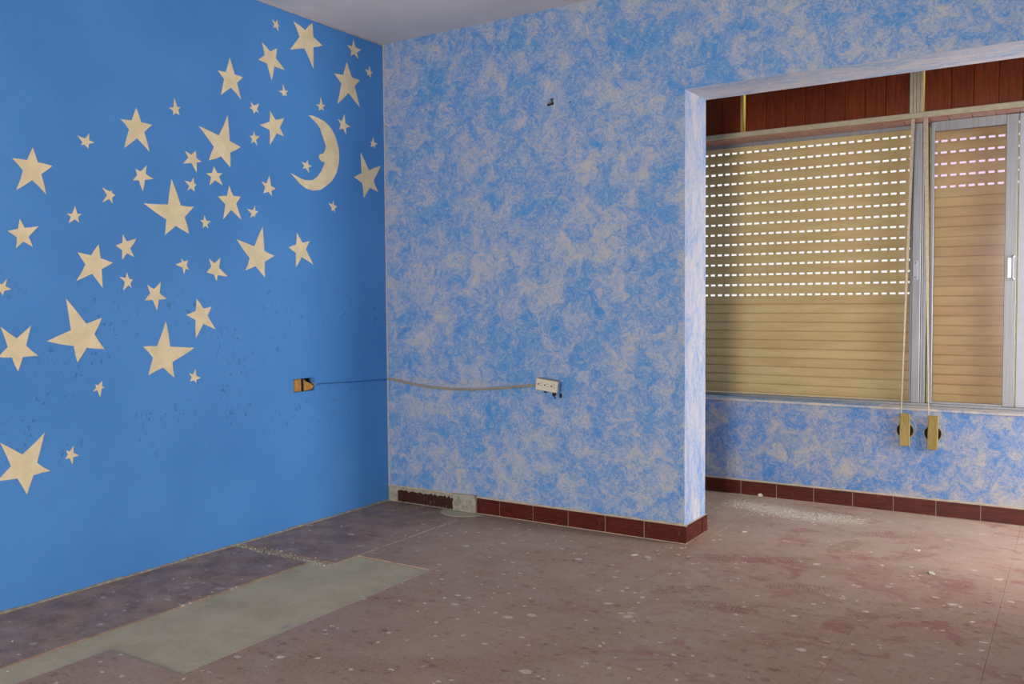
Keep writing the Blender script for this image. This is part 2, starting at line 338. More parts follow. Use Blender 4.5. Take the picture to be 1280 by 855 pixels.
STARS = [
 ([(-0.7871, 2.4286),(-0.7552, 2.4369),(-0.743, 2.4108),(-0.7507, 2.3843),(-0.784, 2.3925)], 'tiny cream star nearest the ceiling line, just left of the big tilted star'),
 ([(-0.6526, 2.457),(-0.528, 2.4811),(-0.4594, 2.3868),(-0.525, 2.259),(-0.6772, 2.3152)], 'big cream star with long bottom point, highest of the large stars under the ceiling'),
 ([(-0.2788, 2.432),(-0.2329, 2.4704),(-0.1742, 2.4324),(-0.1984, 2.3806),(-0.2539, 2.3835)], 'small cream star under the ceiling edge, above the tall star beside the corner'),
 ([(-0.1434, 2.3364),(-0.1082, 2.3603),(-0.0827, 2.333),(-0.1013, 2.3023),(-0.1293, 2.3083)], 'tiny cream star closest to the upper room corner'),
 ([(-1.1063, 2.1242),(-1.0404, 2.195),(-0.9674, 2.1241),(-0.9819, 2.0224),(-1.0924, 2.0206)], 'medium upright cream star with long lower right leg, left of the upper tilted stars'),
 ([(-0.8514, 2.3094),(-0.7615, 2.3017),(-0.7138, 2.2112),(-0.7972, 2.1468),(-0.8743, 2.2239)], 'medium tilted cream star directly below left of the highest big star'),
 ([(-0.7554, 2.1044),(-0.7274, 2.1421),(-0.6959, 2.1173),(-0.7038, 2.0891),(-0.7294, 2.0842)], 'tiny cream star under the medium tilted star near the ceiling'),
 ([(-1.587, 1.8322),(-1.5152, 1.8885),(-1.4448, 1.8315),(-1.4597, 1.7215),(-1.5731, 1.7199)], 'medium cream star standing apart at upper left with two long legs'),
 ([(-1.3624, 1.9167),(-1.3351, 1.9624),(-1.3047, 1.9297),(-1.3112, 1.8945),(-1.3413, 1.8901)], 'tiny cream star alone, right of and above the upper left medium star'),
 ([(-1.2868, 1.7478),(-1.2333, 1.756),(-1.2045, 1.7128),(-1.2311, 1.6641),(-1.2991, 1.6928)], 'small tilted cream star just left of the large star in the upper middle'),
 ([(-1.2147, 1.865),(-1.0587, 1.9371),(-0.9902, 1.8067),(-1.0498, 1.7086),(-1.1657, 1.7239)], 'large cream star with long left and top points in the upper middle cluster'),
 ([(-0.9252, 2.0227),(-0.8739, 2.0236),(-0.8778, 1.9812),(-0.9074, 1.9704),(-0.9358, 1.9923)], 'tiny five pointed cream star between the upright star and the star pointing left'),
 ([(-0.8742, 1.9254),(-0.81, 2.0013),(-0.7243, 1.9823),(-0.7265, 1.8954),(-0.8152, 1.8425)], 'medium cream star pointing left, midway between the large star and the moon'),
 ([(-0.9347, 1.8666),(-0.9095, 1.8901),(-0.8755, 1.8726),(-0.8928, 1.8291),(-0.9275, 1.8318)], 'tiny cream star at the lower left of the star pointing left by the moon'),
 ([(-0.3782, 2.2658),(-0.2852, 2.344),(-0.1881, 2.2703),(-0.1912, 2.1293),(-0.3585, 2.1168)], 'tall upright cream star above the moon with blunt right point'),
 ([(-0.5115, 2.0856),(-0.4775, 2.1276),(-0.4461, 2.0943),(-0.4594, 2.0634),(-0.4921, 2.0581)], 'tiny cream star right above the upper tip of the moon'),
 ([(-0.3549, 2.0381),(-0.308, 2.0724),(-0.2652, 2.0159),(-0.2978, 1.9717),(-0.3478, 1.9883)], 'small cream star at the upper right of the moon'),
 ([(-0.1126, 1.962),(-0.0888, 1.988),(-0.0539, 1.958),(-0.075, 1.9299),(-0.1087, 1.9336)], 'tiny cream star beside the corner, above the star nearest the corner'),
 ([(-0.6134, 1.788),(-0.5749, 1.8017),(-0.547, 1.7753),(-0.5675, 1.742),(-0.6092, 1.7553)], 'tiny cream star in the hollow of the crescent moon'),
 ([(-0.2447, 1.7559),(-0.1892, 1.8913),(-0.0311, 1.8411),(-0.0556, 1.6982),(-0.1703, 1.6554)], 'medium cream star nearest the corner, right of the moon'),
 ([(-0.4357, 1.6042),(-0.4019, 1.6192),(-0.3733, 1.5921),(-0.3896, 1.5621),(-0.4145, 1.5658)], 'tiny cream star directly below the crescent moon'),
 ([(-2.0164, 1.6211),(-1.9415, 1.6695),(-1.8699, 1.6118),(-1.8967, 1.5044),(-2.006, 1.5097)], 'large regular cream star at the upper far left of the wall'),
 ([(-1.7696, 1.7398),(-1.7207, 1.7545),(-1.7005, 1.7221),(-1.7263, 1.6965),(-1.7564, 1.7057)], 'small cream star above right of the large far left star'),
 ([(-1.1813, 1.6661),(-1.1391, 1.7009),(-1.0931, 1.6769),(-1.0956, 1.6237),(-1.1653, 1.6162)], 'small regular cream star right below the large upper middle star'),
 ([(-1.2926, 1.6224),(-1.2476, 1.6407),(-1.2325, 1.611),(-1.2445, 1.5797),(-1.2825, 1.5798)], 'tiny cream star right of the long top point of the widest star'),
 ([(-0.8706, 1.6653),(-0.8228, 1.696),(-0.7855, 1.6407),(-0.8096, 1.6022),(-0.8607, 1.6112)], 'small cream star left of the lower tip of the moon'),
 ([(-1.6733, 1.5543),(-1.6346, 1.5474),(-1.6182, 1.5281),(-1.6313, 1.4945),(-1.6751, 1.4949)], 'small ragged cream star with a split lower point, left of the widest star'),
 ([(-1.526, 1.6438),(-1.4742, 1.6634),(-1.4431, 1.6122),(-1.4946, 1.5572),(-1.5388, 1.5947)], 'small cream star with long bottom point above the widest star'),
 ([(-1.1214, 1.5719),(-1.0579, 1.6248),(-0.9932, 1.5817),(-0.9932, 1.4791),(-1.0955, 1.4736)], 'medium cream star with flat shoulders and long legs in the middle of the cluster'),
 ([(-0.9597, 1.531),(-0.9126, 1.5501),(-0.8938, 1.5236),(-0.914, 1.497),(-0.9433, 1.4908)], 'tiny cream star right of the flat shouldered star with long legs'),
 ([(-1.4926, 1.5077),(-1.3575, 1.6203),(-1.2496, 1.515),(-1.2777, 1.398),(-1.3959, 1.3857)], 'widest cream star with long left point and tall top point in the centre'),
 ([(-1.8201, 1.4397),(-1.7862, 1.4707),(-1.7615, 1.4429),(-1.7719, 1.4101),(-1.813, 1.4054)], 'small regular cream star right of and above the medium star on the left edge'),
 ([(-1.2183, 1.4603),(-1.1957, 1.4831),(-1.1632, 1.4595),(-1.1765, 1.4267),(-1.205, 1.4276)], 'tiny cream star right of the lower leg of the widest star'),
 ([(-2.0418, 1.361),(-1.9966, 1.4075),(-1.9291, 1.3853),(-1.9532, 1.3095),(-2.0134, 1.3015)], 'medium cream star by the left edge with a long right point'),
 ([(-1.6221, 1.33),(-1.5893, 1.3763),(-1.53, 1.3629),(-1.5428, 1.288),(-1.5952, 1.2762)], 'small cream star pointing left, up and right of the steeply tilted left star'),
 ([(-0.7107, 1.3667),(-0.6548, 1.4399),(-0.5714, 1.4044),(-0.5499, 1.2898),(-0.6644, 1.2733)], 'medium cream star pointing left, lowest on the right side below the moon'),
 ([(-1.0224, 1.3876),(-0.8704, 1.4536),(-0.7994, 1.3226),(-0.8623, 1.2202),(-0.9768, 1.2491)], 'large cream star with long left and top points below the flat shouldered star'),
 ([(-1.7818, 1.2971),(-1.6946, 1.3311),(-1.6363, 1.2618),(-1.6831, 1.1634),(-1.79, 1.1876)], 'large tilted cream star on the left above the biggest star'),
 ([(-1.3488, 1.2636),(-1.3188, 1.2904),(-1.2861, 1.2844),(-1.2815, 1.2437),(-1.308, 1.2247)], 'tiny cream star with long left and bottom points, left of the three topped small star'),
 ([(-1.1763, 1.2951),(-1.1157, 1.3028),(-1.0778, 1.2192),(-1.1388, 1.1972),(-1.1903, 1.2345)], 'small cream star with long lower right point, left of the large lower right star'),
 ([(-1.6095, 1.2069),(-1.576, 1.2245),(-1.5497, 1.1961),(-1.5578, 1.1639),(-1.5947, 1.1531)], 'tiny cream star below the small star pointing left'),
 ([(-2.0876, 1.1795),(-2.0493, 1.1901),(-2.0347, 1.1535),(-2.0655, 1.1317),(-2.0904, 1.1432)], 'small cream star cut off by the left edge of the view'),
 ([(-1.4841, 1.1758),(-1.4225, 1.1894),(-1.3962, 1.1201),(-1.4433, 1.0716),(-1.498, 1.1132)], 'small cream star with two top points and one long bottom point'),
 ([(-1.301, 1.0508),(-1.2465, 1.1192),(-1.1702, 1.085),(-1.1498, 0.9841),(-1.2551, 0.9491)], 'medium cream star pointing left, above right of the big star with flat arms'),
 ([(-1.9108, 0.9625),(-1.8327, 1.1207),(-1.6905, 1.0453),(-1.6827, 0.9223),(-1.7949, 0.8776)], 'biggest cream star, tilted left, with jagged right edge'),
 ([(-2.0766, 1.0207),(-1.9682, 1.0219),(-1.9458, 0.9111),(-2.0202, 0.8593),(-2.0881, 0.9139)], 'large cream star at the left edge pointing straight down'),
 ([(-1.5111, 0.9243),(-1.402, 1.0249),(-1.2629, 0.9084),(-1.3681, 0.7875),(-1.4908, 0.8056)], 'big cream star with flat arms and long right point, lowest in the centre'),
 ([(-1.2937, 0.8001),(-1.2597, 0.816),(-1.2331, 0.7753),(-1.258, 0.756),(-1.29, 0.7642)], 'tiny cream star right below the big star with flat arms'),
 ([(-1.725, 0.7859),(-1.6952, 0.7981),(-1.6849, 0.7722),(-1.7057, 0.7365),(-1.7355, 0.7594)], 'tiny cream star below the biggest star'),
 ([(-2.0915, 0.6093),(-1.9303, 0.6247),(-1.9128, 0.4792),(-2.0031, 0.408),(-2.1056, 0.4742)], 'lowest large cream star at the left edge with worn points'),
 ([(-1.8498, 0.5474),(-1.8205, 0.5593),(-1.7984, 0.52),(-1.8267, 0.4901),(-1.8537, 0.5151)], 'tiny cream star right of the lowest large star'),
]
MOON = [(-0.562, 2.0226),(-0.5366, 2.0261),(-0.4949, 2.0202),(-0.456, 2.0119),(-0.4299, 1.9984),(-0.4069, 1.9823),(-0.3892, 1.9634),(-0.3761, 1.9422),(-0.3646, 1.9139),(-0.3556, 1.8866),(-0.3523, 1.8536),(-0.3574, 1.81),(-0.3734, 1.765),(-0.3889, 1.7418),(-0.4097, 1.7181),(-0.447, 1.6904),(-0.4903, 1.6648),(-0.5422, 1.6562),(-0.5865, 1.6609),(-0.6247, 1.6783),(-0.6598, 1.7039),(-0.6884, 1.7245),(-0.6564, 1.717),(-0.629, 1.7084),(-0.6011, 1.7024),(-0.5729, 1.7032),(-0.541, 1.7082),(-0.5083, 1.7304),(-0.4816, 1.7592),(-0.4576, 1.802),(-0.4594, 1.8088),(-0.474, 1.8055),(-0.49, 1.8155),(-0.4982, 1.8284),(-0.4894, 1.8426),(-0.4664, 1.849),(-0.4507, 1.8709),(-0.447, 1.8902),(-0.4539, 1.9056),(-0.4677, 1.9339),(-0.4863, 1.972),(-0.5022, 1.9866),(-0.5244, 2.0014)]
# ------------------------------------------------------------------ setting
H = 2.5; D = 1.134; T = 0.26; XC = 1.737; HD = 2.028; XR = 5.0; YB = -7.0; AL = 0.9   # alcove from x=AL to XR
sponge_pick = lambda f: 2 if f.normal.z < -0.9 and f.calc_center_median().z > 1.5 else (1 if abs(f.normal.x) > 0.9 else 0)
wl = slab('wall_left', (0, 0, 0), (0, 1, 0), (0, 0, 1), (-1, 0, 0), YB, 0.26, -0.05, H, 0.15, [(-0.694, -0.549, 0.662, 0.727)], M['blue'])
wb = slab('wall_back', (0, 0, 0), (1, 0, 0), (0, 0, 1), (0, 1, 0), 0, XR, -0.05, H, T, [(XC, 4.05, -1, HD), (1.050, 1.068, 2.052, 2.076)], [M['sponge'], M['jamb'], M['under']], sponge_pick)  # opening's unseen right end is set to dim the blue wall leftwards
WZ0, WZ1 = 0.530, 1.985
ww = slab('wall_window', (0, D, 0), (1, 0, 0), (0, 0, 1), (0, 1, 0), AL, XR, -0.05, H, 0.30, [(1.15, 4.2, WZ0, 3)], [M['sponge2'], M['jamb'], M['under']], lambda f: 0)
wal = slab('wall_alcove_left', (AL, 0, 0), (0, 1, 0), (0, 0, 1), (-1, 0, 0), T+0.001, D, -0.05, H, 0.15, [], M['sponge'])
wr = slab('wall_right', (XR, 0, 0), (0, 1, 0), (0, 0, 1), (1, 0, 0), YB, D+0.3, -0.05, H, 0.15, [(0.27, 1.10, 0.0, 2.1)], M['sponge'])
wk = slab('wall_rear', (0, YB, 0), (1, 0, 0), (0, 0, 1), (0, -1, 0), -0.15, XR+0.15, -0.05, H, 0.15, [(2.70, 3.6, 0.0, 2.2)], M['blue'])  # opening added out of view for the rear fill light
cl = obj('ceiling', bx(-0.15, YB-0.15, H, XR+0.15, D+0.3, H+0.15), M['ceiling']); tag(cl, kind='structure')

# floor: cement bed with terrazzo tiles lying on it, three and a half tiles lifted out
fl = obj('floor', bx(-0.15, YB-0.15, -0.15, XR+0.15, D+0.02, -0.0055), M['cement']); tag(fl, kind='structure')
def tile_mesh(w, d):
    bm = bx(-w/2, -d/2, -0.0052, w/2, d/2, 0)
    top = [e for e in bm.edges if all(v.co.z > -0.001 for v in e.verts)]
    bmesh.ops.bevel(bm, geom=top, offset=0.0006, segments=1, affect='EDGES'); return bm
cache = {}
def tile(x0, y0, x1, y1, lab=None):
    g = 0.00035; w, d = round(x1-x0-2*g, 4), round(y1-y0-2*g, 4)
    loc = ((x0+x1)/2, (y0+y1)/2, random.uniform(-0.0004, 0.0003)); rot = (random.uniform(-.0007, .0007), random.uniform(-.0007, .0007), 0)
    if (w, d) not in cache: cache[(w, d)] = o = obj('tile', tile_mesh(w, d), M['terrazzo'], fl, loc)
    else: o = again(cache[(w, d)], 'tile', loc, fl)
    o.rotation_euler = rot; return o
ys = [-0.9 + 0.4*k for k in range(-15, 6)]
xs = [0.6 + 0.4*k for k in range(0, 11)]
for i in range(len(xs)):
    for j, y0 in enumerate(ys):
        x0, x1, y1 = xs[i], min(xs[i]+0.4, XR), y0+0.4
        if x1 - x0 < 0.05: continue
        if i == 0 and -2.11 < y0 < -0.91: continue            # the lifted tiles
        if i == 0 and y0 < -2.0: x0 = 0.64
        if y1 > 0.0 and y0 < 0.0:
            # row that meets the dividing wall
            if x1 <= XC: y1 = -0.001
            elif x0 < XC: tile(x0, y0, XC, -0.001); x0 = XC + 0.0014
        elif y0 >= 0.0:
            if x1 <= AL: continue
            x0 = max(x0, AL)
            if x0 < XC and y0 < T:
                if x1 <= XC: y0 = T
                else: tile(max(x0, AL), T, XC, min(y1, D)); x0 = XC + 0.0014
            y1 = min(y1, D)
        if y1 - y0 < 0.03: continue
        tile(x0, max(y0, YB), x1, y1)
for k in range(3):                                             # strip beside the blue wall, beyond the broken joint
    y0 = -1.04 + 0.4*k; y1 = min(y0+0.4, -0.001)
    tile(0.012, y0, 0.19, y1); tile(0.19, y0, 0.592, y1)
for k in range(15):
    y1 = -1.09 - 0.4*k; y0 = y1 - 0.4
    tile(0.012, y0, 0.08, y1); tile(0.08, y0, 0.485, y1)
# white grout left standing along two joints
for a in ((0.5925, -0.9, 0.5995, -0.17), (0.9935, -2.10, 0.9995, -0.905)):
    bm = bmesh.new(); y = a[1]
    while y < a[3]:
        n = min(y + random.uniform(0.015, 0.05), a[3]); x = random.uniform(-0.001, 0.001)
        if random.random() < 0.9: box(bm, a[0]+x, y, -0.0055, a[2]+x*0.3, n, random.uniform(-0.001, 0.0006))
        y = n
    obj('grout_line', bm, M['grout'], fl)

def crumb(bm, x, y, z, s, flat=0.6):
    vs = [bm.verts.new((x+random.uniform(.5, 1)*s*math.cos(a), y+random.uniform(.5, 1)*s*math.sin(a), z)) for a in (0.3, 1.9, 3.3, 4.9)]
    t_ = [bm.verts.new((v.co.x*0.6+x*0.4, v.co.y*0.6+y*0.4, z+s*flat*random.uniform(.5, 1))) for v in vs]
    bm.faces.new(t_)
    for i in range(4): bm.faces.new((vs[i], vs[(i+1) % 4], t_[(i+1) % 4], t_[i]))
# broken joint full of rubble
bm = bmesh.new()
for k in range(420):
    x = random.uniform(0.02, 0.58); y = -1.065 + random.gauss(0, 0.012)
    if random.random() < 0.6: x = random.gauss(0.22, 0.09)
    if not 0.012 < x < 0.585: continue
    crumb(bm, x, y, -0.0055 if abs(y+1.065) < .024 else 0.0006, random.uniform(0.003, 0.009), 0.9)
tag(obj('joint_rubble', bm, M['plaster']), 'crumbled mortar filling the broken floor joint beside the blue wall', 'rubble', kind='stuff')
DUST = []
# plaster dust pile in the alcove
bm = bmesh.new()
for k in range(2600):
    u = random.random(); x = 1.66 + 0.68*u + random.gauss(0, 0.03); y = 0.95 - 0.17*math.sin(min(1, u*1.9)*PI/2) + 0.09*max(0, u-.6)*2 + random.gauss(0, 0.060)
    if y > D-0.02 or (x < XC+.02 and y < T+.03): continue
    DUST.append((x, y))
    crumb(bm, x, y, 0.0006, abs(random.gauss(0, 0.0021)) + 0.0008, 0.35)
tag(obj('plaster_dust', bm, M['chip']), 'scattered heap of white plaster dust on the alcove floor below the shutter', 'dust', kind='stuff')
# loose chips of paint all over the floor
bm = bmesh.new()
for k in range(330):
    x = random.uniform(0.1, 3.6); y = random.uniform(-2.6, 1.08)
    if y > -0.03 and x < XC+0.03 and y < T+0.03: continue
    if y > -0.03 and x < AL+0.6 and y < T+0.05: continue
    if (0.45 < x < 1.01 and -2.2 < y < -0.88) or (1.5 < x < 2.5 and 0.6 < y): continue
    crumb(bm, x, y, 0.0006, random.choice((0.003, 0.004, 0.005, 0.007)), 0.25)
tag(obj('paint_crumbs', bm, M['chip']), 'small white paint and plaster crumbs strewn over the terrazzo floor', 'debris', kind='stuff')
def flake(label, x, y, s, tilt=0.0, z=0.0008):
    bm = bmesh.new(); n = 9; pts = [(s*random.uniform(.65, 1.0)*math.cos(2*PI*i/n), 0.6*s*random.uniform(.65, 1.0)*math.sin(2*PI*i/n), 0.0) for i in range(n)]
    prism(bm, pts, (0, 0, 0.003)); o = obj('plaster_flake', bm, M['chip'], None, (x, y, z)); o.rotation_euler = (tilt, 0, random.uniform(0, 3) if not tilt else 0)
    return tag(o, label, 'flake', 'white plaster flakes on the floor')
flake('white plaster flake leaning against the second baseboard tile of the alcove', 1.745, D-0.028, 0.017, 1.15, 0.014)
flake('largest white plaster flake on the bare floor right of the footprints', 2.74, 0.10, 0.026)
flake('white plaster flake near the right edge, above the largest flake', 2.64, 0.42, 0.017)
flake('small white flake on the floor in front of the alcove, left of the footprints', 1.90, 0.34, 0.017)
flake('white flake on the floor straight in front of the wall end', 1.62, -0.28, 0.02)

# ------------------------------------------------------------------ baseboards (glazed brown tiles on a cream bed)
def sk_tile(w, mat, loc, parent, rz=0, worn=False):
    key = ('sk', round(w, 3), mat.name, worn)
    if key not in cache:
        bm = bx(-w/2, -0.006, 0, w/2, 0.0, 0.0765)
        es = [e for e in bm.edges if all(v.co.y < -0.005 for v in e.verts)]
        bmesh.ops.bevel(bm, geom=es, offset=0.0025, segments=2, affect='EDGES')
        cache[key] = o = obj('tile', bm, mat, parent, loc)
    else: o = again(cache[key], 'tile', loc, parent)
    o.rotation_euler = (0, 0, rz); return o
def run(name, x0, xs, y, mat):
    o = obj(name, bx(x0, y-0.006, 0.0, xs[-1], y-0.0003, 0.083), M['grout']); tag(o, kind='structure')
    for a, b in zip(xs, xs[1:]): sk_tile(b-a-0.0035, mat, ((a+b)/2, y-0.0062, 0.0042), o)
    return o
bbk = run('baseboard_back', 0.60, [0.602, 0.743, 0.943, 1.143, 1.343, 1.5436, 1.749], 0.0, M['skirting'])
# chipped stretch left of the cement patch
def ragged(x0, x1, y0, y1, z0, f, n=40):
    """strip along x whose top edge height is f(x)"""
    bm = bmesh.new(); pts = [(x0, y0, z0), (x1, y0, z0)] + [(x1+(x0-x1)*i/n, y0, f(x1+(x0-x1)*i/n)) for i in range(n+1)]
    return prism(bm, pts, (0, y1-y0, 0))
obj('mortar_bed', ragged(0.004, 0.602, -0.0005, -0.005, 0, lambda x: 0.083 + 0.006*noise.noise((x*40, 0, 0))), M['plaster'], bbk)
for x0, x1 in ((0.075, 0.262), (0.266, 0.452)):
    bm = bmesh.new(); n = 24; e = lambda k, s: 0.006*noise.noise((k*0.9, s, 0))
    pts = [(x0 + (x1-x0)*i/n, -0.0055, 0.004+0.006*abs(noise.noise((i*.7, x0*9, 0)))) for i in range(n+1)] + [(x1 + 0.008*noise.noise((k*2.1, x0*5, 3)), -0.0055, 0.012+k*0.011) for k in range(5)] + [(x1-(x1-x0)*i/n, -0.0055, 0.064+0.014*noise.noise((i*.6, x0*7, 5))) for i in range(n+1)]
    prism(bm, pts, (0, -0.006, 0)); o = obj('tile', bm, M['worn'], bbk); o['label'] = 'chipped brown baseboard tile with rough surface'
bm = bmesh.new()
pts = [(0.452 + 0.01*noise.noise((i*1.3, 2, 2)), -0.0055, 0.09*i/8) for i in range(9)] + [(0.602 - 0.01*abs(noise.noise((i*1.3, 7, 2))), -0.0055, 0.095*(8-i)/8) for i in range(9)]
prism(bm, pts, (0, -0.010, 0)); obj('cement_patch', bm, M['plaster'], bbk)
bm = bmesh.new()                                                # smear of cement on the floor below the patch
pts = [(0.52 + (0.125+0.03*noise.noise((i, 1, 1)))*math.cos(PI*i/14), -0.016 - (0.105+0.03*noise.noise((i, 4, 1)))*math.sin(PI*i/14), 0.0003) for i in range(15)]
prism(bm, pts, (0, 0, 0.0022)); tag(obj('cement_smear', bm, M['cement']), 'thin grey cement smear on the floor under the gap in the baseboard', 'cement smear')
# baseboard round the wall end
bbj = obj('baseboard_jamb', bx(XC+0.0003, -0.0001, 0, XC+0.006, T+0.006, 0.083), M['grout']); tag(bbj, kind='structure')
sk_tile(0.200, M['skirting'], (XC+0.0062, 0.089, 0.0042), bbj, PI/2); sk_tile(0.068, M['skirting'], (XC+0.0062, 0.2265, 0.0042), bbj, PI/2)
bbw = run('baseboard_window', AL+0.002, [AL+0.004]+[1.0275+0.2*k for k in range(19)]+[4.80], D, M['skirting'])
# ragged plaster bead over the baseboards, where the paint stops
def bead(name, x0, x1, y, z, amp=0.004, th=0.004):
    n = int((x1-x0)/0.012)
    o = obj(name, ragged(x0, x1, y-0.0002, y-th, z, lambda x: z + 0.006 + amp*noise.noise((x*23, y, 1)), n), M['grout']); tag(o, kind='structure'); return o
bead('trim_1', 0.0, XC, -0.0, 0.0835, 0.006, 0.0045); bead('trim_2', AL, 4.8, D, 0.0835, 0.003, 0.003)
def bead_y(name, y0, y1, x, z0, f, mat, th):
    n = int((y1-y0)/0.02); bm = bmesh.new()
    pts = [(x, y0, z0), (x, y1, z0)] + [(x, y1+(y0-y1)*i/n, f(y1+(y0-y1)*i/n)) for i in range(n+1)]
    prism(bm, pts, (th, 0, 0)); o = obj(name, bm, mat); tag(o, kind='structure'); return o
bead_y('trim_3', YB, -0.001, 0.0003, -0.0052, lambda y: 0.004 + 0.010*abs(noise.noise((y*5, 2, 2))) + 0.003*noise.noise((y*40, 0, 0)), M['plaster'], 0.008)
bead_y('trim_4', YB, -0.001, 0.0003, 2.4995, lambda y: 2.4925 + 0.002*noise.noise((y*18, 0, 0)), M['caulk'], 0.003)
# cream seam where the two paints meet in the corner
bm = bmesh.new(); n = 80
pts = [(0.0002, -0.0004, 0.083), ] + [(0.009 + 0.005*noise.noise((z*0.45, 3, 1)), -0.0004, 0.083 + (2.415)*z/n) for z in range(n+1)] + [(0.0002, -0.0004, 2.498)]
prism(bm, pts, (0, -0.0015, 0)); tag(obj('trim_5', bm, M['caulk']), kind='structure')

# ------------------------------------------------------------------ window
FY0 = 1.262
win = obj('window_1', bx(1.15, D-0.004, 0.5305, 4.2, D+0.30, 0.541), M['plaster']); tag(win, kind='structure')   # worn ledge
win.data.materials[0] = mat_sponge('worn_ledge_paint', (196, 186, 172), (140, 150, 180), 0.22)
FY0, FY1 = 1.262, 1.300; SY = 1.334                             # frame depth, shutter plane
obj('painted_ledge', bx(1.16, D-0.002, 0.5412, 2.35, FY0-0.002 if False else 1.258, 0.5428), M['sponge'], win)
obj('bottom_track', bx(1.16, FY0, 0.5415, 4.19, FY1+0.02, 0.556, bev=0.002), M['alu'], win)
obj('top_track', bx(1.181, 1.3185, 1.980, 4.19, 1.3235, 2.020, bev=0.001), M['alu'], win)
obj('side_frame', bx(1.155, FY0, 0.5415, 1.18, FY1+0.02, 1.967, bev=0.002), M['alu'], win)
bm = bmesh.new(); box(bm, 2.470, FY0+0.014, 0.556, 2.482, FY1+0.016, 1.9985, bev=0.0015); box(bm, 2.484, FY0-0.004, 0.556, 2.524, FY1, 1.9985, bev=0.002); box(bm, 2.526, FY0+0.004, 0.556, 2.534, FY1, 1.9985, bev=0.001); box(bm, 2.536, FY0+0.008, 0.556, 2.549, FY1, 1.9985, bev=0.001)
mull = obj('mullion', bm, M['alu'], win)
bm = bmesh.new(); box(bm, 2.489, FY0-0.0075, 1.195, 2.513, FY0-0.0042, 1.295, bev=0.001)
pull = obj('finger_pull', bm, M['white'], mull)
def screws(pts, parent_o, name='screw'):
    for p in pts: obj(name, disc(bmesh.new(), p, 0.003, (0, -1, 0), 0.0015, 10), M['black'], parent_o)
# third level is the limit: screws belong to the mullion
screws([(2.500, FY0-0.0077, 1.208), (2.500, FY0-0.0077, 1.284)], mull)
def sash(label, x0, x1, wl_, wr_, y0, y1, handle_x, mat, group):
    e = empty('window_sash', ((x0+x1)/2, (y0+y1)/2, 0.556), label, 'window sash', group); L = Vector((-(x0+x1)/2, -(y0+y1)/2, -0.556))
    def part(n, bm, m, par=e):
        o = obj(n, bm, m, par)
        if par is e: o.location = L
        return o
    part('stile', bx(x0, y0, 0.5565, x0+wl_, y1, 1.9985, bev=0.002), mat); r = part('stile', bx(x1-wr_, y0, 0.5565, x1, y1, 1.9985, bev=0.002), mat)
    part('rail', bx(x0+wl_, y0+0.002, 0.5565, x1-wr_, y1-0.002, 0.566), mat); part('rail', bx(x0+wl_, y0+0.002, 1.951, x1-wr_, y1-0.002, 1.9985), mat)
    part('pane', bx(x0+wl_, (y0+y1)/2-0.002, 0.566, x1-wr_, (y0+y1)/2+0.002, 1.951), M['glass'])
    if handle_x:
        h = part('handle', box(box(bx(handle_x-0.020, y0-0.0035, 1.196, handle_x-0.004, y0-0.0002, 1.296, bev=0.001), handle_x-0.004, y0-0.012, 1.184, handle_x+0.012, y0-0.0002, 1.198, bev=0.003), handle_x-0.004, y0-0.012, 1.294, handle_x+0.012, y0-0.0002, 1.308, bev=0.003), M['metal'])
        g = obj('grip', bx(handle_x, y0-0.024, 1.190, handle_x+0.009, y0-0.010, 1.302, bev=0.002), M['white'], h)
        for z in (1.191, 1.301): obj('screw', disc(bmesh.new(), (handle_x+0.004, y0-0.024 if False else y0-0.0122, z), 0.0042, (0, -1, 0), 0.0012, 12), M['black'], h)
    return e
sash('sliding aluminium sash with glass pane and a pull handle on its right stile', 2.5655, 2.954, 0.016, 0.052, FY0+0.006, FY0+0.028, 2.936, M['alu'], None)
sash('bright aluminium sash at the right edge of the view, only its stile in sight', 2.959, 4.185, 0.055, 0.05, FY0+0.006, FY0+0.028, None, M['white'], None)

obj('shutter_gap_stop', bx(2.478, SY+0.012, 0.5425, 2.562, SY+0.030, 1.998), M['alu'], win)  # added post, blocks daylight leaking between the two shutters
# rolling shutters: every slat a part, with light slots in the strip that joins it to the next one
def slat_mesh(width, closed=False):
    bm = bmesh.new(); h = 0.0480
    prof = [(0, 0), (-0.0062, 0.0008), (-0.0076, 0.006), (-0.0083, 0.024), (-0.0076, 0.042), (-0.0062, h-0.0008), (0, h), (0.004, h-0.004), (0.004, 0.004)]
    prism(bm, [(-width/2, y, z) for y, z in prof], (width, 0, 0))
    if closed: return box(bm, -width/2, 0.0005, h-0.001, width/2, 0.0035, h+0.0040)
    # strip with slots: posts between the slots
    pitch = 0.0432; n = int(width/pitch); x = -width/2
    prev = -width/2
    for k in range(n+1):
        c = -width/2 + (k+0.5)*pitch; sl = 0.0285*random.uniform(0.9, 1.08)
        a = min(c - sl/2, width/2); box(bm, prev, -0.0012, h-0.002, a, 0.0012, 0.0592); prev = c + sl/2
        if prev >= width/2: break
    if prev < width/2: box(bm, prev, -0.0012, h-0.002, width/2, 0.0012, 0.0592)
    return bm
